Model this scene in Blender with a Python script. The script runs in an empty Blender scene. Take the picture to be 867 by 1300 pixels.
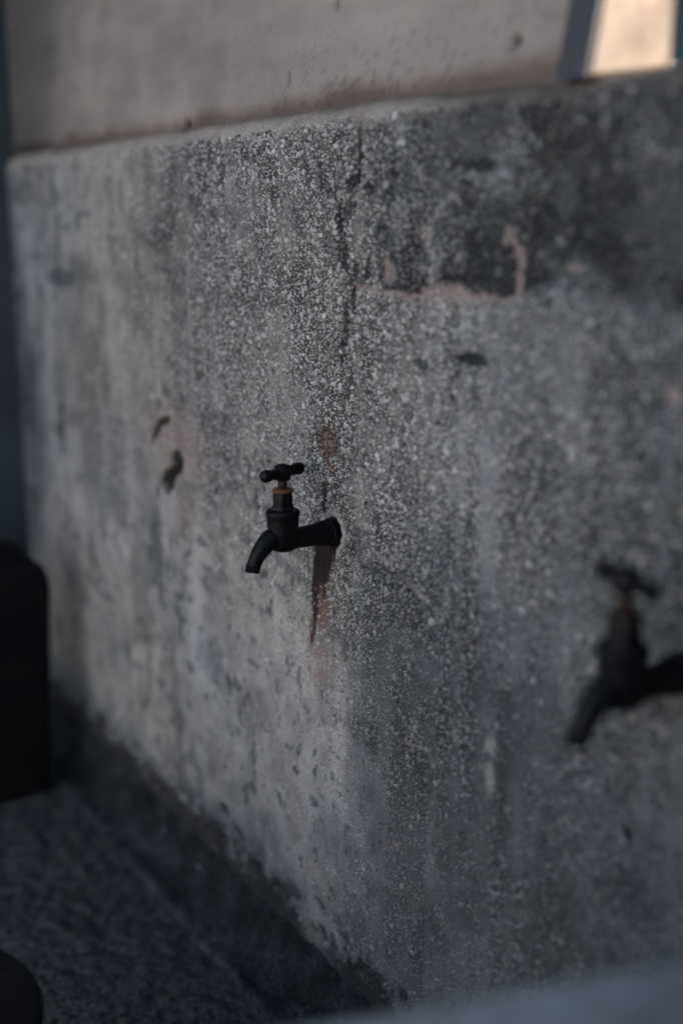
import bpy, bmesh, math, random
import numpy as np
from mathutils import Vector

# ------------------------------------------------------------------ camera, sky, sun, exposure
sc = bpy.context.scene
COL = sc.collection
PI = math.pi

cam_d = bpy.data.cameras.new('camera')
cam = bpy.data.objects.new('camera', cam_d)
COL.objects.link(cam)
sc.camera = cam
YAW, PITCH = math.radians(32.5), math.radians(13.71)
cam.location = (1.1161, -0.6975, 1.0035)
fwd = Vector((-math.cos(YAW) * math.cos(PITCH), math.sin(YAW) * math.cos(PITCH), -math.sin(PITCH)))
cam.rotation_euler = fwd.to_track_quat('-Z', 'Y').to_euler()
cam_d.sensor_fit = 'VERTICAL'
cam_d.sensor_height = 36
cam_d.lens = 41.54
cam_d.clip_start = 0.01
cam_d.clip_end = 2000
cam_d.dof.use_dof = True
cam_d.dof.focus_distance = 1.345
cam_d.dof.aperture_fstop = 1.25
cam_d.dof.aperture_blades = 9

SUN_EL, SUN_AZ = math.radians(27), math.radians(40)      # azimuth from +x towards +y: behind the wall
sun_dir = Vector((math.cos(SUN_EL) * math.cos(SUN_AZ), math.cos(SUN_EL) * math.sin(SUN_AZ), math.sin(SUN_EL)))
world = bpy.data.worlds.new('World')
sc.world = world
world.use_nodes = True
wn = world.node_tree
bg = wn.nodes['Background']
sky = wn.nodes.new('ShaderNodeTexSky')
sky.sky_type = 'NISHITA'
sky.sun_disc = False
sky.sun_elevation = SUN_EL
sky.sun_rotation = math.atan2(sun_dir.x, sun_dir.y)
sky.dust_density = 4.0
sky.air_density = 1.0
sky.ozone_density = 1.0
wn.links.new(sky.outputs[0], bg.inputs[0])
bg.inputs[1].default_value = 0.15
sun_l = bpy.data.lights.new('sun', 'SUN')
sun_l.energy = 3.2
sun_l.angle = math.radians(0.5)
sun_l.color = (1.0, 0.88, 0.76)
sun_o = bpy.data.objects.new('sun', sun_l)
COL.objects.link(sun_o)
sun_o.rotation_euler = (-sun_dir).to_track_quat('-Z', 'Y').to_euler()

sc.view_settings.view_transform = 'Standard'
sc.view_settings.look = 'None'
sc.view_settings.gamma = 1
sc.view_settings.exposure = 2.3
sc.render.engine = 'CYCLES'
sc.cycles.use_denoising = True
sc.cycles.max_bounces = 8

# ------------------------------------------------------------------ helpers
def tag(o, label=None, cat=None, group=None, kind=None):
    if label: o['label'] = label
    if cat: o['category'] = cat
    if group: o['group'] = group
    if kind: o['kind'] = kind
    return o

def empty(name, loc=(0, 0, 0)):
    o = bpy.data.objects.new(name, None)
    o.location = loc
    o.empty_display_size = 0.05
    COL.objects.link(o)
    return o

def link(name, me, mat, parent=None, smooth=False):
    o = bpy.data.objects.new(name, me)
    COL.objects.link(o)
    if mat: me.materials.append(mat)
    if smooth: me.polygons.foreach_set('use_smooth', [True] * len(me.polygons))
    if parent: o.parent = parent
    return o

def bm_obj(name, bm, mat, parent=None, smooth=False):
    bmesh.ops.recalc_face_normals(bm, faces=bm.faces)
    me = bpy.data.meshes.new(name)
    bm.to_mesh(me)
    bm.free()
    return link(name, me, mat, parent, smooth)

def hash2(ix, iy, seed):
    n = (ix.astype(np.int64) * 374761393 + iy.astype(np.int64) * 668265263 + seed * 1442695041) & 0x7fffffff
    n = ((n ^ (n >> 13)) * 1274126177) & 0x7fffffff
    n = (n ^ (n >> 16)) & 0xffffff
    return n / float(0xffffff)

def vnoise(x, y, seed=0):
    x = np.asarray(x, float); y = np.asarray(y, float)
    ix, iy = np.floor(x), np.floor(y)
    fx, fy = x - ix, y - iy
    fx = fx * fx * (3 - 2 * fx); fy = fy * fy * (3 - 2 * fy)
    a = hash2(ix, iy, seed); b = hash2(ix + 1, iy, seed)
    c = hash2(ix, iy + 1, seed); d = hash2(ix + 1, iy + 1, seed)
    return (a * (1 - fx) + b * fx) * (1 - fy) + (c * (1 - fx) + d * fx) * fy

def fbm(x, y, seed=0, octv=4):
    s, a, t = 0, 0.5, 0
    for k in range(octv):
        s = s + a * vnoise(x * 2 ** k + 17.3 * k, y * 2 ** k + 9.1 * k, seed + k)
        t += a; a *= 0.5
    return s / t

def sstep(a, b, x):
    t = np.clip((x - a) / (b - a), 0, 1)
    return t * t * (3 - 2 * t)

def grid_mesh(name, P, closed=False):
    """P: array (rows, cols, 3) -> mesh"""
    r, c, _ = P.shape
    idx = np.arange(r * c).reshape(r, c)
    F = np.stack([idx[:-1, :-1], idx[:-1, 1:], idx[1:, 1:], idx[1:, :-1]], -1).reshape(-1, 4)
    me = bpy.data.meshes.new(name)
    me.vertices.add(r * c)
    me.vertices.foreach_set('co', P.reshape(-1).astype(np.float32))
    me.loops.add(F.size)
    me.loops.foreach_set('vertex_index', F.reshape(-1).astype(np.int32))
    me.polygons.add(len(F))
    me.polygons.foreach_set('loop_start', np.arange(0, F.size, 4, dtype=np.int32))
    me.update(calc_edges=True)
    me.validate()
    return me

def set_col(me, rgb, name='tint'):
    a = me.color_attributes.new(name, 'FLOAT_COLOR', 'POINT')
    v = np.ones((len(me.vertices), 4), np.float32)
    v[:, :3] = rgb.reshape(-1, 3)
    a.data.foreach_set('color', v.reshape(-1))

# ------------------------------------------------------------------ materials
def new_mat(name):
    m = bpy.data.materials.new(name)
    m.use_nodes = True
    nt = m.node_tree
    return m, nt, nt.nodes['Principled BSDF']

def mineral(name, base=None, attr=None, grain=300, grain_amt=0.35, patch=12, patch_amt=0.25,
            bump=0.3, bump_d=0.001, rough=0.85, bump_scale=None, spec=0.3):
    """cement, plaster, stone: own colour (flat or from vertex tint) broken by patches and grain"""
    m, nt, p = new_mat(name)
    N = nt.nodes.new; L = nt.links.new
    tc = N('ShaderNodeTexCoord')
    if attr:
        c = N('ShaderNodeAttribute'); c.attribute_name = attr; cout = c.outputs['Color']
    else:
        c = N('ShaderNodeRGB'); c.outputs[0].default_value = (*base, 1); cout = c.outputs[0]
    n1 = N('ShaderNodeTexNoise'); n1.inputs['Scale'].default_value = patch; n1.inputs['Detail'].default_value = 6
    n2 = N('ShaderNodeTexNoise'); n2.inputs['Scale'].default_value = grain; n2.inputs['Detail'].default_value = 4
    for n in (n1, n2): L(tc.outputs['Object'], n.inputs['Vector'])
    r1 = N('ShaderNodeMapRange'); r1.inputs[1].default_value = 0.3; r1.inputs[2].default_value = 0.7
    r1.inputs[3].default_value = 1 - patch_amt; r1.inputs[4].default_value = 1 + patch_amt
    r2 = N('ShaderNodeMapRange'); r2.inputs[1].default_value = 0.3; r2.inputs[2].default_value = 0.7
    r2.inputs[3].default_value = 1 - grain_amt; r2.inputs[4].default_value = 1 + grain_amt
    L(n1.outputs[0], r1.inputs[0]); L(n2.outputs[0], r2.inputs[0])
    mu = N('ShaderNodeMath'); mu.operation = 'MULTIPLY'
    L(r1.outputs[0], mu.inputs[0]); L(r2.outputs[0], mu.inputs[1])
    vm = N('ShaderNodeVectorMath'); vm.operation = 'SCALE'
    L(cout, vm.inputs[0]); L(mu.outputs[0], vm.inputs['Scale'])
    L(vm.outputs[0], p.inputs['Base Color'])
    p.inputs['Roughness'].default_value = rough
    p.inputs['Specular IOR Level'].default_value = spec
    nb = N('ShaderNodeTexNoise'); nb.inputs['Scale'].default_value = bump_scale or grain * 0.7
    nb.inputs['Detail'].default_value = 5
    L(tc.outputs['Object'], nb.inputs['Vector'])
    b = N('ShaderNodeBump'); b.inputs['Strength'].default_value = bump; b.inputs['Distance'].default_value = bump_d
    L(nb.outputs[0], b.inputs['Height']); L(b.outputs[0], p.inputs['Normal'])
    return m

def painted(name, base, second, rough=0.5, metallic=0.0, scale=120, thr=(0.52, 0.66), bump=0.25, spec=0.4):
    """worn metal / paint: two colours mixed by noise, uneven gloss"""
    m, nt, p = new_mat(name)
    N = nt.nodes.new; L = nt.links.new
    tc = N('ShaderNodeTexCoord')
    n1 = N('ShaderNodeTexNoise'); n1.inputs['Scale'].default_value = scale; n1.inputs['Detail'].default_value = 7
    n1.inputs['Roughness'].default_value = 0.65
    L(tc.outputs['Object'], n1.inputs['Vector'])
    r = N('ShaderNodeMapRange'); r.inputs[1].default_value = thr[0]; r.inputs[2].default_value = thr[1]
    L(n1.outputs[0], r.inputs[0])
    mx = N('ShaderNodeMix'); mx.data_type = 'RGBA'
    mx.inputs[6].default_value = (*base, 1); mx.inputs[7].default_value = (*second, 1)
    L(r.outputs[0], mx.inputs[0]); L(mx.outputs[2], p.inputs['Base Color'])
    rr = N('ShaderNodeMapRange'); rr.inputs[3].default_value = rough; rr.inputs[4].default_value = min(1, rough + 0.3)
    L(r.outputs[0], rr.inputs[0]); L(rr.outputs[0], p.inputs['Roughness'])
    p.inputs['Metallic'].default_value = metallic
    p.inputs['Specular IOR Level'].default_value = spec
    n2 = N('ShaderNodeTexNoise'); n2.inputs['Scale'].default_value = scale * 6; n2.inputs['Detail'].default_value = 4
    L(tc.outputs['Object'], n2.inputs['Vector'])
    b = N('ShaderNodeBump'); b.inputs['Strength'].default_value = bump; b.inputs['Distance'].default_value = 0.0006
    L(n2.outputs[0], b.inputs['Height']); L(b.outputs[0], p.inputs['Normal'])
    return m

M = {
    'terrazzo': mineral('terrazzo_cement', attr='tint', grain=420, grain_amt=0.45, patch=26, patch_amt=0.18, bump=0.6, bump_d=0.0012, bump_scale=320),
    'chip': mineral('terrazzo_chip', attr='tint', grain=700, grain_amt=0.25, patch=90, patch_amt=0.12, bump=0.2, bump_d=0.0005, rough=0.7),
    'plaster': mineral('plaster', attr='tint', grain=500, grain_amt=0.10, patch=9, patch_amt=0.08, bump=0.35, bump_d=0.001, bump_scale=240),
    'skirt': mineral('dark_skirting_cement', attr='tint', grain=150, grain_amt=0.75, patch=20, patch_amt=0.6, bump=0.8, bump_d=0.003, bump_scale=120, rough=0.9, spec=0.15),
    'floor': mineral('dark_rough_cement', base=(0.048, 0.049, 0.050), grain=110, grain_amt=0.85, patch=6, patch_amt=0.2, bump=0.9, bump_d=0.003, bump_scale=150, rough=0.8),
    'pale': mineral('smooth_pale_cement', base=(0.195, 0.212, 0.218), grain=60, grain_amt=0.25, patch=9, patch_amt=0.35, bump=0.2, bump_d=0.001, rough=0.75),
    'endwall': mineral('blue_grey_limewash', base=(0.036, 0.052, 0.062), grain=200, grain_amt=0.1, patch=4, patch_amt=0.4, bump=0.3, bump_d=0.002),
    'cream': mineral('pale_plaster', base=(0.43, 0.445, 0.455), grain=80, grain_amt=.06, patch=1.5, patch_amt=.12),
    'masonry': mineral('rough_masonry', base=(0.25, 0.24, 0.23)),
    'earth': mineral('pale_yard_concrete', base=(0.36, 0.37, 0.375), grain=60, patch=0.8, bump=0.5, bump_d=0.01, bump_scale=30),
    'iron': painted('black_tap_metal', (0.0045, 0.0052, 0.0065), (0.010, 0.0098, 0.0096), rough=0.45, metallic=0.0, scale=160, spec=0.15),
    'ironrust': painted('tarnished_brass', (0.016, 0.013, 0.010), (0.055, 0.024, 0.012), rough=0.6, metallic=0.2, scale=200, thr=(0.42, 0.62)),
    'rust': painted('orange_rust', (0.17, 0.060, 0.032), (0.06, 0.03, 0.02), rough=0.8, scale=260, thr=(0.45, 0.7)),
    'wood': painted('pale_painted_wood', (0.085, 0.065, 0.052), (0.056, 0.041, 0.032), rough=0.6, scale=14, thr=(0.45, 0.75)),
    'darkedge': painted('dark_edge_paint', (0.035, 0.038, 0.045), (0.10, 0.045, 0.03), rough=0.6, scale=40, thr=(0.6, 0.72)),
    'teal': painted('dark_teal_paint', (0.008, 0.035, 0.045), (0.02, 0.05, 0.06), rough=0.6, scale=30),
    'plastic': painted('black_plastic', (0.006, 0.0066, 0.0078), (0.011, 0.011, 0.012), rough=0.6, scale=20, spec=0.15),
    'roof': painted('fibre_cement_shade_roof', (0.22, 0.22, 0.21), (0.14, 0.14, 0.13), rough=0.85, scale=6),
}

# ------------------------------------------------------------------ the ground
bm = bmesh.new()
bmesh.ops.create_grid(bm, x_segments=4, y_segments=4, size=400)
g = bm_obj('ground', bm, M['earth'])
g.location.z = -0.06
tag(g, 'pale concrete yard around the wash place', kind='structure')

xs = np.concatenate([np.arange(-1.145, 0.6, 0.006), np.arange(0.6, 2.4, 0.06)])
ys = np.concatenate([np.arange(-1.9, -0.72, 0.05), np.arange(-0.72, 0.021, 0.006)])
X, Y = np.meshgrid(xs, ys)
Z = 0.006 * (fbm(X * 9, Y * 9, 3, 3) - 0.5) + 0.012 * (fbm(X * 60, Y * 60, 5, 3) - 0.5)
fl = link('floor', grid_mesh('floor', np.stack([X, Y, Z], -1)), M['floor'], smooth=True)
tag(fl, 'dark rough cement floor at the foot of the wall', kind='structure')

# ------------------------------------------------------------------ terrazzo wall: colour and relief in wall coordinates (x along, z up)
DARK = [  # x, z, radius x, radius z, strength
    (0.155, 0.945, 0.030, 0.013, .85), (0.215, 0.948, 0.030, 0.012, .85), (0.265, 0.950, 0.024, 0.014, .85), (0.250, 0.985, 0.030, 0.020, .8),
    (0.070, 0.960, 0.010, 0.022, .85), (0.052, 1.085, 0.006, 0.024, .9), (0.040, 1.045, 0.009, 0.014, .8), (0.072, 1.040, 0.014, 0.008, .8),
    (0.028, 0.968, 0.010, 0.022, .85), (0.015, 1.010, 0.010, 0.016, .8), (0.035, 1.020, 0.016, 0.010, .75), (0.10, 0.995, 0.012, 0.014, .7),
    (0.24, 1.055, 0.060, 0.008, .8), (0.35, 1.06, 0.03, 0.02, .7), (0.42, 1.03, 0.04, 0.02, .7),
    (0.285, 0.962, 0.075, 0.030, .75), (0.126, 0.951, 0.045, 0.022, .65), (0.230, 1.068, 0.075, 0.010, .55),
    (0.441, 0.985, 0.080, 0.045, .70), (0.263, 1.078, 0.150, 0.028, .45), (0.249, 0.880, 0.028, 0.009, .8),
    (0.169, 0.868, 0.018, 0.008, .65), (-0.010, 0.763, 0.028, 0.030, .6), (0.052, 1.070, 0.007, 0.034, .8),
    (0.020, 0.990, 0.012, 0.042, .6), (0.050, 0.955, 0.010, 0.016, .8), (0.125, 0.634, 0.080, 0.015, .55), (0.051, 0.657, 0.020, 0.022, .5),
    (0.431, 0.880, 0.040, 0.040, .5), (0.329, 0.625, 0.080, 0.040, .35), (0.033, 0.262, 0.105, 0.063, .45),
    (0.163, 0.250, 0.140, 0.060, .5), (0.388, 0.382, 0.157, 0.064, .3), (0.101, 0.178, 0.100, 0.062, .5),
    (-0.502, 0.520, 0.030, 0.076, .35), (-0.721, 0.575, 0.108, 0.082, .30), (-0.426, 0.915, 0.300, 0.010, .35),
    (-0.870, 0.915, 0.10, 0.018, .4), (-1.10, 0.62, 0.12, 0.34, .65), (-1.13, 0.75, 0.10, 0.55, .7), (-0.35, 0.915, 0.45, 0.016, .30), (-0.6, 0.92, 0.25, 0.020, .25), (0.045, 0.93, 0.007, 0.03, .75), (0.032, 0.90, 0.006, 0.03, .7), (0.022, 0.87, 0.007, 0.02, .7), (0.450, 0.80, 0.05, 0.10, .4), (-0.30, 0.22, 0.10, 0.03, .35), (-0.33, 0.40, 0.05, 0.05, .25),  # entries at the far left end paint the corner's fall into shadow
    (0.47, 0.70, 0.05, 0.06, .4), (0.08, 0.59, 0.05, 0.04, .35), (-0.72, 0.30, 0.12, 0.09, .3), (-0.16, 0.20, 0.06, 0.05, .35),
]
PINK = [(0.173, 0.934, 0.130, 0.0055, .9), (0.307, 0.960, 0.007, 0.026, 1.0), (0.289, 0.990, 0.012, 0.010, 1.0), (0.298, 0.980, 0.006, 0.010, .9),
        (0.105, 0.955, 0.016, 0.018, .7), (0.20, 0.940, 0.045, 0.008, .8), (0.26, 0.938, 0.05, 0.006, .8), (0.07, 0.938, 0.03, 0.005, .8), (0.086, 0.744, 0.006, 0.007, 1.1), (0.171, 0.767, 0.006, 0.024, .8),
        (0.037, 0.757, 0.008, 0.006, .9), (0.380, 0.968, 0.013, 0.005, .8), (0.490, 0.877, 0.010, 0.011, .9), (0.17, 0.992, 0.012, 0.010, .6),
        (-0.420, 0.690, 0.120, 0.080, .75), (-0.40, 0.60, 0.06, 0.06, .5), (-0.033, 0.490, 0.026, 0.050, .75), (-0.039, 0.420, 0.030, 0.055, .5),
        (-0.018, 0.560, 0.014, 0.032, .9), (0.02, 0.46, 0.02, 0.09, .25), (0.31, 0.897, 0.008, 0.005, .8), (0.21, 1.03, 0.012, 0.008, .5)]
LIGHT = [(0.292, 0.508, 0.011, 0.011, .8), (0.291, 0.470, 0.010, 0.022, .7), (0.219, 0.642, 0.007, 0.024, .8),
         (0.224, 0.760, 0.009, 0.015, .5), (-0.489, 1.100, 0.008, 0.004, 1.2), (-0.224, 1.060, 0.005, 0.008, 1.0),
         (-0.245, 0.467, 0.180, 0.090, .35), (-0.085, 0.281, 0.040, 0.075, .6), (-0.329, 0.250, 0.100, 0.080, .40),
         (-0.050, 0.120, 0.040, 0.040, .5), (-0.55, 0.85, 0.2, 0.12, .2), (-0.22, 0.62, 0.05, 0.10, .3), (-0.28, 0.55, 0.03, 0.16, .3),
         (0.30, 0.789, 0.02, 0.03, .25)]
HOLES = [  # x, z, half length x, half width z, angle, depth
    (-0.490, 0.706, 0.034, 0.008, 0.85, .012), (-0.462, 0.724, 0.024, 0.007, 0.25, .012),
    (-0.424, 0.668, 0.024, 0.018, 0.3, .026), (-0.458, 0.634, 0.028, 0.019, 0.5, .026), (-0.440, 0.650, 0.026, 0.014, 0.6, .016),
    (-0.912, 0.665, 0.020, 0.040, 0.0, .016), (-0.930, 0.625, 0.010, 0.030, 0.0, .008),
    (-0.018, 0.694, 0.0045, 0.026, 0.0, .010), (0.476, 0.497, 0.0075, 0.0075, 0, .014), (0.063, 0.856, 0.0045, 0.0045, 0, .008),
    (0.123, 0.836, 0.0045, 0.0045, 0, .008), (0.221, 0.842, 0.0055, 0.0045, 0, .008), (0.081, 0.803, 0.0045, 0.004, 0, .006),
    (-0.089, 0.322, 0.008, 0.008, 0, .008), (0.015, 0.333, 0.006, 0.0055, 0, .006), (-0.402, 0.358, 0.010, 0.008, 0, .008),
    (-0.252, 0.314, 0.009, 0.008, 0, .008), (0.053, 1.062, 0.0045, 0.022, 0, .006), (-0.173, 1.080, 0.005, 0.009, 0, .010),
    (0.349, 0.853, 0.0045, 0.0045, 0, .008), (0.402, 0.853, 0.004, 0.006, 0, .008), (0.428, 0.811, 0.0045, 0.005, 0, .008),
    (-0.190, 0.135, 0.012, 0.009, 0, .010), (0.036, 0.945, 0.006, 0.010, 0, .005), (-0.30, 0.175, 0.02, 0.01, 0.2, .008), (-0.25, 0.16, 0.02, 0.008, -0.3, .010),
    (-0.13, 0.13, 0.03, 0.008, 0.2, .010), (-0.03, 0.16, 0.02, 0.008, -0.3, .007)]
rng = np.random.default_rng(11)
for k in range(70):
    r = rng.uniform(0.002, 0.0045)
    HOLES.append((rng.uniform(-0.35, 0.5), rng.uniform(0.12, 1.08), r, r * rng.uniform(.8, 1.6), 0, rng.uniform(.003, .006)))
for k in range(45):   # broken line just above the skirting
    r = rng.uniform(0.004, 0.011)
    HOLES.append((rng.uniform(-0.95, 0.08), 0.112 + abs(rng.normal(0, .016)), r * 1.6, r, rng.uniform(-.5, .5), rng.uniform(.004, .010)))

def blob(x, z, b):
    return 1 - sstep(0.35, 1.15, np.sqrt(((x - b[0]) / b[2]) ** 2 + ((z - b[1]) / b[3]) ** 2))

def wall_fields(x, z):
    wx = x + 0.020 * (fbm(x * 40, z * 40, 21) - .5) + 0.012 * (fbm(x * 160, z * 160, 22, 3) - .5)
    wz = z + 0.020 * (fbm(x * 40, z * 40, 23) - .5) + 0.012 * (fbm(x * 160, z * 160, 24, 3) - .5)
    wxs = x + 0.006 * (fbm(x * 120, z * 40, 25) - .5)
    # where the chips are laid bare
    ex = 0.30 + 0.75 * sstep(-0.55, 0.02, x + 0.25 * (z - .75))
    low = sstep(0.70, 0.45, z) * sstep(0.16, -0.08, x)
    ex = ex * (1 - 0.80 * low) * (1 - 0.62 * sstep(0.64, 0.38, z + 0.12 * (fbm(x * 8, z * 6, 33, 4) - .5)))
    ex = ex * np.clip(0.12 + 1.75 * fbm(x * 9, z * 7, 31, 5), 0.15, 1.35)
    smear = sstep(.52, .68, fbm(x * 13, z * 9, 35, 5))
    ex = ex * (1 - .55 * smear)
    streak = fbm(x * 55, z * 2.2 + x * 3, 41, 4)
    streak2 = fbm(x * 130, z * 4, 43, 3)
    ex = np.clip(ex * (1.25 - 0.7 * sstep(.45, .75, streak)), 0, 1)
    v = 0.285 - 0.190 * ex
    v = v * (0.56 + 0.88 * fbm(x * 5, z * 4, 51, 5)) * (0.80 + 0.40 * streak) * (0.92 + 0.16 * streak2)
    v = v * (1 - 0.30 * sstep(.52, .72, fbm(x * 22, z * 16, 53, 4)))
    v = v * (1 + 0.25 * low) * (1 - 0.18 * sstep(.50, .66, fbm(x * 7, z * 7, 37, 5)))
    # mouldy, damp patches with their own outline, plus shade painted into the colour
    upper = sstep(0.0, 0.12, wx) * sstep(0.930, 0.955, wz + 0.030 * (fbm(x * 30, z * 30, 61, 5) - .5))
    mould_shade = upper * (0.26 + 0.40 * sstep(.14, .40, x) + 0.26 * sstep(.40, .62, fbm(x * 26, z * 22, 62, 4)))
    mould_shade = np.maximum(mould_shade, 0.58 * sstep(0.60, 0.30, z + 0.25 * (fbm(x * 6, z * 5, 63, 4) - .5) - 0.25 * sstep(-.1, .2, x)) * sstep(-0.02, 0.12, x + .1 * (fbm(x * 12, z * 8, 64) - .5)))  # lower right: damp, with the parapet's shading painted in
    mould_shade = np.maximum(mould_shade, 0.92 * sstep(0.125, 0.105, z + 0.11 * (fbm(x * 34, z * 34, 65, 6) - .5) - .012))
    mould_shade = np.maximum(mould_shade, 0.95 * sstep(0.118, 0.092, z + 0.035 * (fbm(x * 50, z * 50, 73, 5) - .5)))
    mould_shade = np.maximum(mould_shade, 0.85 * sstep(0.21, 0.13, z) * sstep(.52, .60, fbm(x * 60, z * 60, 74, 4)))
    mould_shade = np.maximum(mould_shade, 0.50 * sstep(0.24, 0.11, z + 0.14 * (fbm(x * 14, z * 14, 70, 4) - .5)))
    mould_shade = np.maximum(mould_shade, 0.50 * sstep(0.22, 0.5, x + 0.2 * (fbm(x * 7, z * 7, 66, 4) - .5)))  # right end: fall-off of light painted into the colour
    crisp = fbm(x * 55, z * 55, 67, 5) - .5
    for b in DARK:
        if b[2] * b[3] < 0.0026:      # small spalled spots have hard ragged edges
            mould_shade = np.maximum(mould_shade, b[4] * 1.15 * sstep(.36, .52, blob(x + (wx - x) * .5, z + (wz - z) * .5, b) + 1.2 * crisp))
        else:
            mould_shade = np.maximum(mould_shade, b[4] * blob(wx, wz, b) * (0.45 + 0.85 * fbm(x * 60, z * 60, 67, 3)))
    mould_shade = np.maximum(mould_shade, 0.80 * upper * sstep(.56, .66, fbm(x * 34, z * 26, 69, 5)) * sstep(.02, .06, x))
    # grit, scuffs and small spalls scattered over the whole face
    grit = sstep(.63, .70, fbm(x * 75, z * 60, 75, 5)) * (0.35 + 0.65 * sstep(.40, .60, fbm(x * 6, z * 6, 76, 4)))
    mould_shade = np.maximum(mould_shade, 0.62 * grit)
    scuff = sstep(.60, .68, fbm(x * 24, z * 60 + x * 12, 77, 5)) * sstep(.42, .60, fbm(x * 5, z * 5, 78, 4))
    mould_shade = np.maximum(mould_shade, 0.42 * scuff)
    mould_shade = np.clip(mould_shade * (0.82 + 0.4 * fbm(x * 35, z * 25, 68, 4)), 0, .9)
    col = np.stack([v * 1.02, v * 1.0, v * 0.97], -1)
    hue = (fbm(x * 3.2, z * 3.2, 55, 4) - .5)[..., None] * 2 + 0.10
    col = col * (1 + hue * np.array([0.10, 0.0, -0.12]))
    cool = np.array([0.89, 1.0, 1.10])
    col = col * (1 - mould_shade[..., None]) * (1 + (cool - 1) * sstep(0.1, .5, mould_shade)[..., None])
    pk = np.zeros_like(x)
    for b in PINK:
        pk = np.maximum(pk, b[4] * sstep(.34, .56, blob(x + (wx - x) * .45, z + (wz - z) * .45, b) + 1.5 * (fbm(x * 120, z * 120, 71, 5) - .5)) if b[2] < .2 and b[3] < .04 else b[4] * blob(wx, wz, b) * (0.3 + fbm(x * 70, z * 50, 72, 3)))
    pk = np.clip(pk, 0, .80)[..., None]
    col = col * (1 - pk) + np.array([0.270, 0.205, 0.185]) * pk
    lt = np.zeros_like(x)
    for b in LIGHT:
        lt = np.maximum(lt, b[4] * blob(wxs, wz, b) * (0.4 + 0.8 * streak))
    # pale scratch
    d = np.abs(z - (0.664 - 0.30 * (x - 0.06)) + 0.004 * (fbm(x * 50, z * 0, 81) - .5))
    lt = np.maximum(lt, 0.75 * sstep(0.0055, 0.001, d) * sstep(.38, .62, fbm(x * 70, z * 70, 82, 4)) * sstep(0.05, 0.08, x) * sstep(0.225, 0.205, x))
    lt = np.clip(lt, 0, .9)[..., None]
    col = col * (1 - lt) + np.array([0.315, 0.298, 0.275]) * lt
    # rust run under the tap, leaning left as it narrows
    t = (0.650 - z) / 0.142
    cx_ = -0.012 - 0.040 * np.clip(t, 0, 1) + 0.004 * (fbm(z * 60, x * 0, 91) - .5)
    w = 0.0205 * (1 - np.clip(t, 0, 1)) ** 1.15 + 0.0040
    run = sstep(1.12, 0.92, np.abs(wxs - cx_) / w + 0.55 * (fbm(x * 260, z * 40, 93, 4) - .5)) * sstep(-0.02, 0.04, t) * sstep(1.03, 0.98, t)
    tt = np.clip(t, 0, 1)[..., None]
    rc = np.array([0.016, 0.010, 0.008]) * (1 - sstep(.35, .75, tt)) + np.array([0.050, 0.019, 0.012]) * sstep(.35, .75, tt)
    rc = rc * (0.3 + 1.5 * fbm(x * 240, z * 60, 92, 4))[..., None]
    run2 = 0.75 * sstep(1.2, 0.5, np.abs(wxs + 0.008 + 0.018 * t) / 0.013) * sstep(0.25, 0.45, t) * sstep(.95, .7, t) * (0.4 + streak2)
    run2 = np.clip(run2, 0, 1)[..., None]
    col = col * (1 - run2) + np.array([0.088, 0.036, 0.026]) * run2
    run = run * (1 - 0.75 * sstep(.30, .65, t) * sstep(.50, .62, fbm(x * 300, z * 18, 98, 4)))
    run = run[..., None]
    col = col * (1 - run) + rc * run
    up = (0.9 * sstep(1.2, .4, np.abs(x + 0.016) / 0.010) * sstep(.655, .67, z) * sstep(.735, .690, z))[..., None]
    col = col * (1 - up) + np.array([0.035, 0.024, 0.018]) * up
    sm = (0.9 * sstep(.35, .62, blob(wxs, wz, (-0.008, 0.758, 0.034, 0.055)) * 0.8 + 1.1 * (fbm(x * 90, z * 40, 94, 4) - .5)))[..., None]
    col = col * (1 - sm) + np.array([0.072, 0.038, 0.024]) * sm
    # pale mortar broken round the tap hole
    rq = np.hypot(x, z - 0.6585)
    ring = (0.85 * sstep(.0175, .0190, rq + .006 * (fbm(x * 120, z * 120, 95, 3) - .5)) * sstep(.031, .026, rq + .010 * (fbm(x * 120, z * 120, 96, 3) - .5)) * (1 - run[..., 0]))[..., None]
    col = col * (1 - ring) + np.array([0.42, 0.40, 0.37]) * ring * (0.6 + .8 * fbm(x * 150, z * 150, 97, 3))[..., None]
    # relief: +y is into the wall
    h = 0.004 * (fbm(x * 4, z * 4, 101, 3) - .5) + 0.0022 * (fbm(x * 45, z * 45, 102, 3) - .5) + 0.0016 * ex * (fbm(x * 170, z * 170, 103, 2) - .5)
    h = h + 0.0018 * upper * sstep(0.93, 0.95, wz) + 0.0022 * pk[..., 0] + 0.0025 * sstep(.55, .8, mould_shade) * sstep(.6, .9, z)
    hole = 0.004 * sstep(.0198, .0185, rq)
    for (hx, hz, a, b, ang, dep) in HOLES:
        dx, dz = x - hx, z - hz
        m = (np.abs(dx) < 3 * max(a, b)) & (np.abs(dz) < 3 * max(a, b))
        if not m.any(): continue
        dx, dz = dx[m], dz[m]
        u = (dx * math.cos(ang) + dz * math.sin(ang)) / a
        w_ = (-dx * math.sin(ang) + dz * math.cos(ang)) / b
        q = np.sqrt(u * u + w_ * w_) * (0.75 + 0.5 * fbm(x[m] * 130, z[m] * 130, 111, 3))
        hole[m] = np.maximum(hole[m], dep * sstep(1.05, 0.55, q))
    hd = sstep(0.001, 0.006, hole)[..., None]
    col = col * (1 - hd) + np.array([0.040, 0.036, 0.033]) * hd
    ex = ex * (1 - hd[..., 0]) * (1 - ring[..., 0]) * (1 - run[..., 0]) * (1 - .75 * pk[..., 0]) * (1 - .6 * lt[..., 0])
    return col, h + hole, ex, mould_shade

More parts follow.
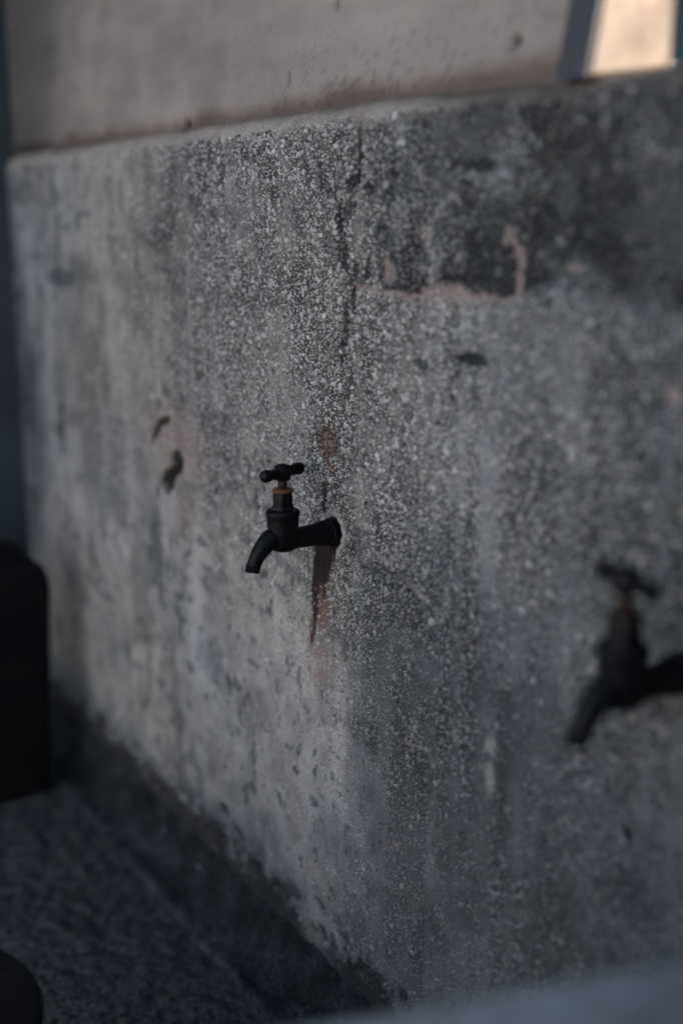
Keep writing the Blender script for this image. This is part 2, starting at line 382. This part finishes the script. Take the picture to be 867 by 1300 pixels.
wall = empty('terrazzo_wall', (0, 0, 0))
tag(wall, 'weathered grey terrazzo wash wall with exposed stone chips, stained below the tap', 'wall')
xs = np.concatenate([np.arange(-1.145, -0.62, 0.005), np.arange(-0.62, 0.60, 0.003), np.arange(0.60, 2.2, 0.03)])
prof = [(0, z) for z in np.concatenate([np.arange(0.03, 1.1005, 0.003)])]
prof += [(0.0006, 1.1045), (0.002, 1.1085), (0.005, 1.1120), (0.009, 1.1145), (0.014, 1.1165), (0.020, 1.1185), (0.030, 1.1205), (0.06, 1.1255), (0.10, 1.1322), (0.15, 1.136)]
prof = np.array(prof)
X = np.tile(xs, (len(prof), 1))
Zp = np.tile(prof[:, 1:2], (1, len(xs)))
Yp = np.tile(prof[:, 0:1], (1, len(xs)))
col, h, ex, mould_shade = wall_fields(X, Zp)
k = sstep(0.004, 0.02, Yp) + 0
edge = sstep(1.098, 1.108, Zp)
ledge_c = np.array([0.27, 0.235, 0.205]) * (0.55 + 0.8 * fbm(X * 18, Yp * 60, 121, 4))[..., None]
em = (edge * sstep(.36, .50, fbm(X * 30, Zp * 60, 122, 4)) * 0.85)[..., None]
em = np.maximum(em, sstep(0.0025, 0.007, Yp)[..., None])
lipm = (sstep(1.1035, 1.107, Zp) * sstep(0.012, 0.006, Yp) * sstep(.25, .5, fbm(X * 25, Zp * 50, 124, 4)) * sstep(.30, .0, X))[..., None]
dirt = sstep(0.010, 0.018, Yp)[..., None] * 0.45
rightm = (sstep(0.0, 0.3, X) * 0.55)[..., None]
col = col * (1 - em) + ledge_c * em * (1 - dirt) * (1 - rightm)
col = col * (1 - .8 * lipm) + np.array([0.32, 0.29, 0.265]) * .8 * lipm  # worn pale lip, its catch of light painted into the colour
fil = np.interp(Yp, [0.004, .010, .016, .022], [0, .004, .007, .009]) * (1 - .75 * sstep(.05, .25, X)) * (1 - sstep(.30, .345, X))
P = np.stack([X, Yp + h * (1 - k), Zp + fil + 0.004 * (fbm(X * 14, X * 0, 123, 4) - .5) * edge], -1)
me = grid_mesh('facing', P)
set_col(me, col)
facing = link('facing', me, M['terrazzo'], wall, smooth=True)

# stone chips laid bare in the face: thousands, one part
def make_chips():
    S = 0.0037
    gx, gz = np.meshgrid(np.arange(-0.80, 0.60, S), np.arange(0.115, 1.108, S * 0.92))
    gx = gx + (np.arange(gx.shape[0]) % 2)[:, None] * S * .5
    r = np.random.default_rng(5)
    gx = (gx + r.uniform(-.5, .5, gx.shape) * S * .95).ravel()
    gz = (gz + r.uniform(-.5, .5, gz.shape) * S * .95).ravel()
    c, h, ex, mo = wall_fields(gx, gz)
    keep = r.uniform(0, 1, gx.shape) < np.where(ex < 1e-3, 0, np.clip(ex * 1.35, 0.03, 0.90))
    keep &= ~((gx < -0.35) & (r.uniform(0, 1, gx.shape) < .5))
    gx, gz, c, h, ex, mo = gx[keep], gz[keep], c[keep], h[keep], ex[keep], mo[keep]
    n = len(gx)
    rad = np.clip(r.lognormal(math.log(0.00165), 0.42, n), 0.0008, 0.0050)
    asp = r.uniform(0.50, 1.0, n)
    ang = r.uniform(0, PI, n)
    K = 6
    th = (np.arange(K) / K * 2 * PI)[None] + r.uniform(-.35, .35, (n, K))
    rr = rad[:, None] * r.uniform(.70, 1.2, (n, K))
    u = np.cos(th) * rr; w = np.sin(th) * rr * asp[:, None]
    px = u * np.cos(ang)[:, None] - w * np.sin(ang)[:, None]
    pz = u * np.sin(ang)[:, None] + w * np.cos(ang)[:, None]
    V = np.zeros((n, 2 * K, 3), np.float32)
    proud = r.uniform(0.0003, 0.0013, n) + rad * .08
    tilt = r.uniform(-.12, .12, (n, 2))
    V[:, :K, 0] = gx[:, None] + px; V[:, :K, 2] = gz[:, None] + pz
    V[:, :K, 1] = h[:, None] + 0.0012
    V[:, K:, 0] = gx[:, None] + px * .80; V[:, K:, 2] = gz[:, None] + pz * .80
    V[:, K:, 1] = (h - proud)[:, None] + px * tilt[:, :1] + pz * tilt[:, 1:]
    base = (np.arange(n) * 2 * K)[:, None, None]
    i = np.arange(K); j = (i + 1) % K
    q = np.stack([i, i + K, j + K, j], -1)[None] + base
    top = (np.arange(K) + K)[::-1][None] + base[:, 0]
    loops = np.concatenate([q.reshape(n, -1), top.reshape(n, -1)], 1).astype(np.int32)
    me = bpy.data.meshes.new('stone_chips')
    me.vertices.add(n * 2 * K); me.vertices.foreach_set('co', V.ravel())
    me.loops.add(loops.size); me.loops.foreach_set('vertex_index', loops.ravel())
    st = np.concatenate([np.arange(K) * 4, [K * 4]])[None] + (np.arange(n) * (K * 4 + K))[:, None]
    me.polygons.add(n * (K + 1)); me.polygons.foreach_set('loop_start', st.ravel().astype(np.int32))
    me.update(calc_edges=True); me.validate()
    # each chip's own stone colour, dulled by that patch's dirt film and painted shade
    kind = r.uniform(0, 1, n)
    val = np.where(kind < .66, r.uniform(.28, .53, n), np.where(kind < .90, r.uniform(.12, .30, n), r.uniform(.03, .08, n)))
    val = np.where(r.uniform(0, 1, n) < .05, r.uniform(.55, .66, n), val)
    film = np.clip(mo * 0.88 + 0.28 * (1 - ex) + r.uniform(-.15, .15, n), 0.02, .9)
    tint = np.stack([val * 1.01, val, val * .98], -1)
    warm = (r.uniform(0, 1, n) < .12)[:, None]
    tint = np.where(warm, tint * np.array([1.0, .86, .76]), tint)
    cc = tint * (1 - film[:, None]) + c * film[:, None]
    set_col(me, np.repeat(cc[:, None, :], 2 * K, 1))
    o = link('stone_chips', me, M['chip'], wall)
    o['kind'] = 'stuff'
    return o
make_chips()

# dark skirting with a ragged top, and the cove down to the floor
xs2 = np.concatenate([np.arange(-1.14, 0.30, 0.004), np.arange(0.30, 2.2, 0.04)])
prof2 = np.array([(0.006, 1.02), (0.001, 0.98), (-0.0012, 0.94), (-0.0022, .88), (-0.004, .75), (-0.006, .65), (-0.008, .55)])
top = 0.078 + 0.030 * (fbm(xs2 * 26, xs2 * 0, 131, 6) - .5) - 0.02 * sstep(-.1, 0.05, xs2)
X = np.tile(xs2, (len(prof2), 1))
Zs = 0.04 + (prof2[:, 1:2] - .4) / .6 * (top[None] - 0.04)
Ys = np.tile(prof2[:, 0:1], (1, len(xs2))) + 0.007 * (fbm(X * 60, Zs * 60, 132, 4) - .5)
me = grid_mesh('skirting', np.stack([X, Ys, Zs], -1))
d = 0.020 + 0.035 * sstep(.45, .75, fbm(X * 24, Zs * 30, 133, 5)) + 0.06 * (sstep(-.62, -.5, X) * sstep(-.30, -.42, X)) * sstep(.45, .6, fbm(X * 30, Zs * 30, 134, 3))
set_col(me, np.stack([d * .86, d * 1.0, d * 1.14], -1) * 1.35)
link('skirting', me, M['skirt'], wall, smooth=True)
a = np.linspace(0, PI / 2, 9)
cv = [(0.004, .098), (-0.0020, .088), (-0.0055, .074)] + [(-0.0085 - 0.045 * (1 - math.cos(t)), 0.010 + 0.050 * (1 - math.sin(t))) for t in a] + [(-0.060, 0.009), (-0.064, 0.004), (-0.066, -0.012)]
cv = np.array(cv)
X = np.tile(xs2, (len(cv), 1))
Yc = np.tile(cv[:, :1], (1, len(xs2))) + 0.009 * (fbm(X * 30, np.tile(cv[:, 1:], (1, len(xs2))) * 60, 141, 3) - .5)
Zc = np.tile(cv[:, 1:], (1, len(xs2))) + 0.006 * (fbm(X * 25, np.tile(cv[:, :1], (1, len(xs2))) * 60, 142, 3) - .5)
me = grid_mesh('cove', np.stack([X, Yc, Zc], -1))
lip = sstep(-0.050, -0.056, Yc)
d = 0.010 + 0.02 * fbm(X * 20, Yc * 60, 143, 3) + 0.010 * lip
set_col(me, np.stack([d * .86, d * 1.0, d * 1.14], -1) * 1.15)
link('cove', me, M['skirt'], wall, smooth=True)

def box(bm, x0, x1, y0, y1, z0, z1):
    v = [bm.verts.new(p) for p in ((x0, y0, z0), (x1, y0, z0), (x1, y1, z0), (x0, y1, z0), (x0, y0, z1), (x1, y0, z1), (x1, y1, z1), (x0, y1, z1))]
    for f in ((0, 3, 2, 1), (4, 5, 6, 7), (0, 1, 5, 4), (1, 2, 6, 5), (2, 3, 7, 6), (3, 0, 4, 7)):
        bm.faces.new([v[i] for i in f])

bm = bmesh.new(); box(bm, -1.145, 2.2, 0.040, 0.150, -0.06, 1.117)
bm_obj('core', bm, M['masonry'], wall)

# ------------------------------------------------------------------ plaster wall above
pw = empty('plaster_wall', (0, 0.022, 1.12))
tag(pw, 'smooth beige-grey plaster wall rising above the terrazzo ledge, dirty along its foot', 'wall')
def rel(o, root):
    o.parent = root; o.matrix_parent_inverse.identity()
    o.location = Vector(o.location) - root.location
    return o
xs3 = np.concatenate([np.arange(-1.147, 0.346, 0.006)])
zs3 = np.concatenate([np.arange(1.10, 1.46, 0.005), np.arange(1.46, 2.45, 0.05)])
X, Zq = np.meshgrid(xs3, zs3)
Yq = 0.0185 + 0.006 * (fbm(X * 3, Zq * 3, 151, 3) - .5) + 0.0012 * (fbm(X * 60, Zq * 60, 152, 3) - .5) + 0.0
foot = sstep(1.152, 1.128, Zq + 0.022 * (fbm(X * 18, Zq * 10, 153, 4) - .5))
v = 0.245 * (0.68 + 0.52 * fbm(X * 4, Zq * 9, 154, 5)) * (0.88 + 0.24 * fbm(X * 9, Zq * 60, 158, 3)) * (1 - 0.16 * sstep(.52, .70, fbm(X * 9, Zq * 12, 159, 5))) * (0.94 + .12 * fbm(X * 30, Zq * 30, 155, 3))
colp = np.stack([v * 1.12, v * .97, v * .885], -1)
corner_shade = (0.62 * sstep(-0.72, -1.05, X + 0.22 * (fbm(X * 5, Zq * 4, 160, 5) - .5) - .35 * (Zq - 1.25)))[..., None]  # shadow of the upper left corner painted into the plaster colour
colp = colp * (1 - corner_shade) * (1 + corner_shade * np.array([-.08, 0, .08]))
colp = colp * (1 - .55 * foot[..., None]) * (1 + (np.array([1.08, .96, .88]) - 1) * foot[..., None])
spk = 0.6 * sstep(.60, .74, fbm(X * 190, Zq * 260, 156, 2)) * sstep(-.35, .0, X) * sstep(1.24, 1.14, Zq)
colp = colp * (1 - .5 * spk[..., None])
for (hx, hz, a_, b_) in ((-0.121, 1.163, .005, .006), (-0.392, 1.133, .012, .006), (0.272, 1.159, .006, .006), (-0.021, 1.228, .004, .005), (-.2, 1.30, .004, .003)):
    q = np.sqrt(((X - hx) / a_) ** 2 + ((Zq - hz) / b_) ** 2) * (0.7 + .6 * fbm(X * 150, Zq * 150, 157, 2))
    m = sstep(1.2, .6, q)
    Yq = Yq + 0.010 * m
    colp = colp * (1 - .9 * m[..., None])
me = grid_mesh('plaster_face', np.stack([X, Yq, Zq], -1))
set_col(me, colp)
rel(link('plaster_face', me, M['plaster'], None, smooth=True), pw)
bm = bmesh.new(); box(bm, -1.145, 0.342, 0.036, 0.14, 1.10, 2.45)
rel(bm_obj('masonry_core', bm, M['masonry']), pw)
bm = bmesh.new(); box(bm, 0.345, 1.40, 0.020, 0.14, 2.02, 2.45)
rel(bm_obj('header', bm, M['masonry']), pw)
bm = bmesh.new(); box(bm, 1.402, 2.2, 0.020, 0.14, 1.138, 2.45)
rel(bm_obj('right_pier', bm, M['masonry']), pw)

# ------------------------------------------------------------------ end wall on the left
ew = empty('end_wall', (-1.130, 0, 0))
tag(ew, 'blue-grey painted end wall closing the wash place at the far left', 'wall')
ys4 = np.arange(-1.90, 0.10, 0.012); zs4 = np.arange(-0.05, 2.45, 0.02)  # outer stretch runs on unseen, lengthened to shade the left end
Yw, Zw = np.meshgrid(ys4, zs4)
Xw = 0.008 * (fbm(Yw * 5, Zw * 5, 161, 4) - .5)
rel_me = grid_mesh('painted_face', np.stack([Xw, Yw, Zw], -1))
link('painted_face', rel_me, M['endwall'], ew, smooth=True)
bm = bmesh.new(); box(bm, -0.16, -0.008, -1.885, 0.10, -0.05, 2.44)
bm_obj('masonry_core', bm, M['masonry'], ew)

# ------------------------------------------------------------------ taps
def lathe(bm, prof, seg=28, axis='z', origin=(0, 0, 0), flat=None):
    rings = []
    for (r, t) in prof:
        ring = []
        for i in range(seg):
            a = 2 * PI * i / seg
            rr = r
            if flat:  # n-sided section
                s = 2 * PI / flat
                rr = r * math.cos(s / 2) / math.cos(((a + s / 2) % s) - s / 2)
                rr = min(rr, r * 0.985)
            p = (rr * math.cos(a), rr * math.sin(a), t) if axis == 'z' else (rr * math.cos(a), -t, rr * math.sin(a))
            ring.append(bm.verts.new((p[0] + origin[0], p[1] + origin[1], p[2] + origin[2])))
        rings.append(ring)
    for a_, b_ in zip(rings, rings[1:]):
        for i in range(seg):
            bm.faces.new((a_[i], a_[(i + 1) % seg], b_[(i + 1) % seg], b_[i]))
    bm.faces.new(rings[0][::-1]); bm.faces.new(rings[-1])

def tube(bm, pts, rads, seg=24, flatten=None):
    pts = [Vector(p) for p in pts]
    rings = []
    for i, (p, r) in enumerate(zip(pts, rads)):
        t = (pts[min(i + 1, len(pts) - 1)] - pts[max(i - 1, 0)]).normalized()
        s = Vector((1, 0, 0))
        u = t.cross(s).normalized()
        s = u.cross(t).normalized()
        rx, ru = (r if isinstance(r, tuple) else (r, r))
        rings.append([bm.verts.new(p + s * rx * math.cos(2 * PI * k / seg) + u * ru * math.sin(2 * PI * k / seg)) for k in range(seg)])
    for a_, b_ in zip(rings, rings[1:]):
        for i in range(seg):
            bm.faces.new((a_[i], a_[(i + 1) % seg], b_[(i + 1) % seg], b_[i]))
    bm.faces.new(rings[0][::-1]); bm.faces.new(rings[-1])
    return rings

def spline(P, n):
    """Catmull-Rom through P"""
    P = [Vector(p) for p in P]
    P = [P[0] * 2 - P[1]] + P + [P[-1] * 2 - P[-2]]
    out = []
    for i in range(1, len(P) - 2):
        for k in range(n):
            t = k / n
            a, b, c, d = P[i - 1], P[i], P[i + 1], P[i + 2]
            out.append(0.5 * ((2 * b) + (c - a) * t + (2 * a - 5 * b + 4 * c - d) * t * t + (3 * b - a - 3 * c + d) * t ** 3))
    out.append(P[-2])
    return out

def make_tap(loc, bar_yaw, lift, label):
    t = empty('tap', loc)
    tag(t, label, 'tap', 'taps along the terrazzo wall')
    AX = -0.064
    # inlet tail with its swollen collar against the wall
    bm = bmesh.new()
    lathe(bm, [(.0150, -.012), (.0150, .010), (.0148, .0150), (.0141, .0185), (.0129, .0215), (.0123, .026), (.0121, .036), (.0121, .048), (.0132, .060)], axis='y')
    bm_obj('inlet_pipe', bm, M['iron'], t, True)
    bm = bmesh.new()
    lathe(bm, [(.0130, -.006), (.0160, -.004), (.0167, .0025), (.0162, .0048), (.0150, .0056)], axis='y', seg=30)
    bm_obj('wall_flange', bm, M['iron'], t, True)
    # barrel and spout: one casting
    bm = bmesh.new()
    lathe(bm, [(.0080, -.0125), (.0125, -.0105), (.0158, -.0055), (.0170, .003), (.0173, .014), (.0178, .022), (.0183, .0275), (.0192, .0290), (.0194, .0325), (.0184, .0345), (.0140, .0352)],
          origin=(0, AX, 0), seg=32)
    body = bm_obj('body', bm, M['iron'], t, True)
    bm = bmesh.new()
    path = spline([(0, AX + .010, .001), (0, AX - .006, .0045), (0, AX - .0190, .0010), (0, AX - .0310, -.0115), (0, AX - .0375, -.0235), (0, AX - .0402, -.0325)], 6)
    n = len(path)
    rads = [(.0165 - .0080 * min(1, i / (n - 1) * 1.5) ** .8, .0158 - .0078 * min(1, i / (n - 1) * 1.35) ** .8) for i in range(n)]
    rings = tube(bm, path, rads)
    zt = -.0300
    for v in rings[-1]: v.co.z = zt                       # mouth cut level
    last = [f for f in bm.faces if len(f.verts) > 4 and all(abs(v.co.z - zt) < 1e-6 for v in f.verts)]
    r = bmesh.ops.inset_region(bm, faces=last, thickness=.0022)
    r2 = bmesh.ops.extrude_face_region(bm, geom=last)
    for v in r2['geom']:
        if isinstance(v, bmesh.types.BMVert): v.co += Vector((0, .002, .008))
    bmesh.ops.delete(bm, geom=last, context='FACES')
    bm_obj('spout', bm, M['iron'], t, True)
    # bonnet nut, gland ring, spindle
    bm = bmesh.new()
    lathe(bm, [(.0135, .0345), (.0143, .0352), (.0143, .0375), (.0128, .0398), (.0122, .0405), (.0126, .0415), (.0126, .0500), (.0118, .0520), (.0122, .0532), (.0112, .0552), (.006, .0555)], origin=(0, AX, 0), seg=36, flat=6)
    bm_obj('bonnet_nut', bm, M['iron'], t, True)
    bm = bmesh.new()
    lathe(bm, [(.0085, .0550), (.0116, .0555), (.0122, .0570), (.0112, .0588), (.0070, .0592)], origin=(0, AX, 0), seg=24)
    bm_obj('gland_ring', bm, M['ironrust'] if lift > .003 else M['rust'], t, True)
    bm = bmesh.new()
    lathe(bm, [(.0053, .055), (.0053, .0745 + lift)], origin=(0, AX, 0), seg=18)
    bm_obj('spindle', bm, M['ironrust'], t, True)
    # cross handle: hub with two knobbed arms
    root = Vector((0, AX, .0775 + lift))
    bm = bmesh.new()
    lathe(bm, [(.0062, -.0085), (.0082, -.0072), (.0088, -.003), (.0090, .003), (.0080, .0066), (.0050, .0084), (.001, .0088)], seg=24)
    o = bm_obj('handle', bm, M['iron'], t, True)
    bm = bmesh.new()
    hub = [(.0010, -.0310), (.0042, -.0302), (.0062, -.0280), (.0068, -.0250), (.0064, -.0215), (.0056, -.0180), (.0054, -.0100), (.0058, 0)]
    lathe(bm, hub, axis='y', seg=20)
    arm = bm_obj('arm', bm, M['iron'], o, True)
    arm2 = arm.copy(); COL.objects.link(arm2); arm2.parent = o; arm2.rotation_euler = (0, 0, PI)
    o.location = root
    o.rotation_euler = (0, 0, bar_yaw)
    o.scale = (1.08, 1.10, 1.08)
    return t

make_tap((0.0, 0.0, 0.6585), math.radians(20), 0.0, 'black metal tap in sharp focus at the centre, rust run staining the wall beneath it')
make_tap((0.522, 0.0, 0.6590), math.radians(78), 0.0045, 'blurred black tap nearest the right edge of the picture, above the cement parapet').scale = (1.07, 1.07, 1.07)

# ------------------------------------------------------------------ board on the ledge and the teal frame beside it
bd = empty('timber_board', (0.383, 0.0, 1.1205))
tag(bd, 'sunlit pale board with dark front edge standing on the ledge at top right', 'board')
def prism(name, x0, x1, y0, y1, H, mat, parent, lean=0.19, slope=0.145, bev=0.003, zoff=-0.004):
    bm = bmesh.new()
    box(bm, x0, x1, y0, y1, 0, H)
    for v in bm.verts:
        y = v.co.y
        v.co.z += slope * y + zoff
        v.co.y += lean * (v.co.z - zoff)
    bmesh.ops.bevel(bm, geom=list(bm.edges), offset=bev, segments=3, affect='EDGES', profile=.6)
    return bm_obj(name, bm, mat, parent, True)
prism('board_face', -0.034, 0.0, 0.0035, 0.092, 0.52, M['wood'], bd, bev=.004)
prism('front_edge', -0.037, -0.0015, 0.0, 0.0032, 0.50, M['darkedge'], bd, bev=.001)

tf = empty('window_frame', (0.460, 0.012, 1.1225))
tag(tf, 'dark teal frame post at the top right edge beside the sunlit board', 'frame')
prism('frame_post', 0.0, 0.05, -0.004, 0.020, 0.88, M['teal'], tf, lean=0.0, slope=.145, bev=.002)

# ------------------------------------------------------------------ low parapet in the right foreground
bm = bmesh.new()
def edge_x(y): return 0.762 + 0.306 * y
pts = []
rows = []
for y in np.linspace(-0.95, -0.004, 40):
    x0 = edge_x(y)
    n = Vector((1, -0.306)).normalized()
    prof_ = [(0.0, -0.05), (0.0, 0.30), (0.0, 0.563), (0.003, 0.576), (0.009, 0.584), (0.018, 0.588), (0.06, 0.5895), (0.12, 0.5895), (0.132, 0.586), (0.140, 0.578), (0.145, 0.563), (0.145, -0.05)]
    row = []
    for (w, z) in prof_:
        j = 0.004 * (float(fbm(np.array(y * 12 + w * 20), np.array(z * 12), 171, 3)) - .5)
        row.append(bm.verts.new((x0 + w * n.x + j, y + 0 * n.y, z + (j * .6 if z > .3 else 0))))
    rows.append(row)
for a_, b_ in zip(rows, rows[1:]):
    for i in range(len(a_) - 1):
        bm.faces.new((a_[i], a_[i + 1], b_[i + 1], b_[i]))
bm.faces.new(rows[0]); bm.faces.new(rows[-1][::-1])
pp = bm_obj('parapet', bm, M['pale'], None, True)
tag(pp, 'smooth pale cement parapet with rounded top, blurred in the bottom right foreground', 'parapet')

# ------------------------------------------------------------------ dark container at the left, on the floor
ct = empty('container', (-0.84, -0.20, 0.004))
tag(ct, 'tall black plastic container standing on the floor at the left edge by the wall', 'container')
def extrude_outline(name, pts, x0, x1, mat, parent, bev):
    bm = bmesh.new()
    v0 = [bm.verts.new((x0, y, z)) for (y, z) in pts]
    v1 = [bm.verts.new((x1, y, z)) for (y, z) in pts]
    n = len(pts)
    bm.faces.new(v0[::-1]); bm.faces.new(v1)
    for i in range(n): bm.faces.new((v0[i], v0[(i + 1) % n], v1[(i + 1) % n], v1[i]))
    bmesh.ops.bevel(bm, geom=list(bm.edges), offset=bev, segments=3, affect='EDGES', profile=.5)
    return bm_obj(name, bm, mat, parent, True)
extrude_outline('body', [(-.15, 0), (.116, 0), (.138, .385), (.133, .412), (.118, .432), (.06, .440), (-.13, .440), (-.155, .40)], -0.035, 0.02, M['plastic'], ct, .012)
extrude_outline('lid', [(-.150, .430), (.095, .430), (.100, .445), (.085, .468), (.060, .472), (-.145, .466)], -0.032, 0.016, M['plastic'], ct, .006)
bm = bmesh.new(); tube(bm, spline([(-.008, .02, .465), (-.008, .010, .482), (-.008, -.03, .485), (-.008, -.07, .482), (-.008, -.08, .463)], 6), [.008] * 25, seg=14)
bm_obj('carry_handle', bm, M['plastic'], ct, True)

# ------------------------------------------------------------------ bucket in the bottom left corner
bk = empty('bucket', (0.045, -0.525, 0.004))
tag(bk, 'black bucket rim cut off by the bottom left corner of the picture', 'bucket')
bm = bmesh.new()
seg = 48
pr = [(.098, 0), (.128, .225), (.136, .228), (.138, .240), (.134, .248), (.127, .246), (.123, .228), (.095, .008)]
rings = [[bm.verts.new((r_ * math.cos(2 * PI * i / seg), r_ * math.sin(2 * PI * i / seg), z_)) for i in range(seg)] for (r_, z_) in pr]
for a_, b_ in zip(rings, rings[1:]):
    for i in range(seg): bm.faces.new((a_[i], a_[(i + 1) % seg], b_[(i + 1) % seg], b_[i]))
bm.faces.new(rings[0][::-1]); bm.faces.new(rings[-1])
bm_obj('bucket_body', bm, M['plastic'], bk, True)
bm = bmesh.new(); lathe(bm, [(.128, .236), (.1335, .2495), (.130, .2515), (.02, .253), (.018, .262), (.012, .266)], seg=40)
bm_obj('lid', bm, M['plastic'], bk, True)
bm = bmesh.new()
tube(bm, [(.139 * math.cos(a), -.02 - .139 * math.sin(a) * .96, .215 - .05 * math.sin(a)) for a in np.linspace(0.02, PI - .02, 30)], [.003] * 30, seg=8)
bm_obj('bail_handle', bm, M['iron'], bk, True)

# ------------------------------------------------------------------ added roof, unseen above the frame, to shade the wash place
rf = empty('shade_roof', (0.5, -0.7, 2.45))
tag(rf, 'flat fibre-cement roof added out of view to shade the wash place', 'roof')
bm = bmesh.new(); box(bm, -1.9, 1.9, -0.60, 1.0, 0.0, 0.05)
bm_obj('shade_roof_sheet', bm, M['roof'], rf)
for x in (-1.75, 1.75):
    bm = bmesh.new(); box(bm, x - .04, x + .04, -0.58, -0.50, -2.5, -0.002)
    bm_obj('shade_roof_post', bm, M['darkedge'], rf)

# ------------------------------------------------------------------ unseen wall added behind the camera to bounce sunlight back
yw = empty('bounce_wall', (-1.0, -5.2, -0.06))
tag(yw, 'tall pale plastered wall added unseen behind the camera to bounce sunlight', 'wall')
bm = bmesh.new(); box(bm, -7.0, 7.0, -0.25, 0.0, 0.0, 2.4)
bm_obj('added_wall_body', bm, M['cream'], yw)
bm = bmesh.new(); box(bm, -7.05, 7.05, -0.30, 0.05, 2.402, 2.50)
bm_obj('bounce_wall_coping', bm, M['cream'], yw)

# ------------------------------------------------------------------ unseen wall added beyond the camera to dim the right side
rw = empty('dimming_wall', (1.80, 0, -0.05))
tag(rw, 'grey wall added out of view to block light from the right', 'wall')
bm = bmesh.new(); box(bm, 0.0, 0.15, -1.9, -0.012, 0.0, 2.49)
bm_obj('added_wall_body', bm, M['endwall'], rw)
bm = bmesh.new(); box(bm, -0.012, 0.162, -1.905, -1.86, 0.0, 2.488)
bm_obj('dimming_wall_trim', bm, M['pale'], rw)
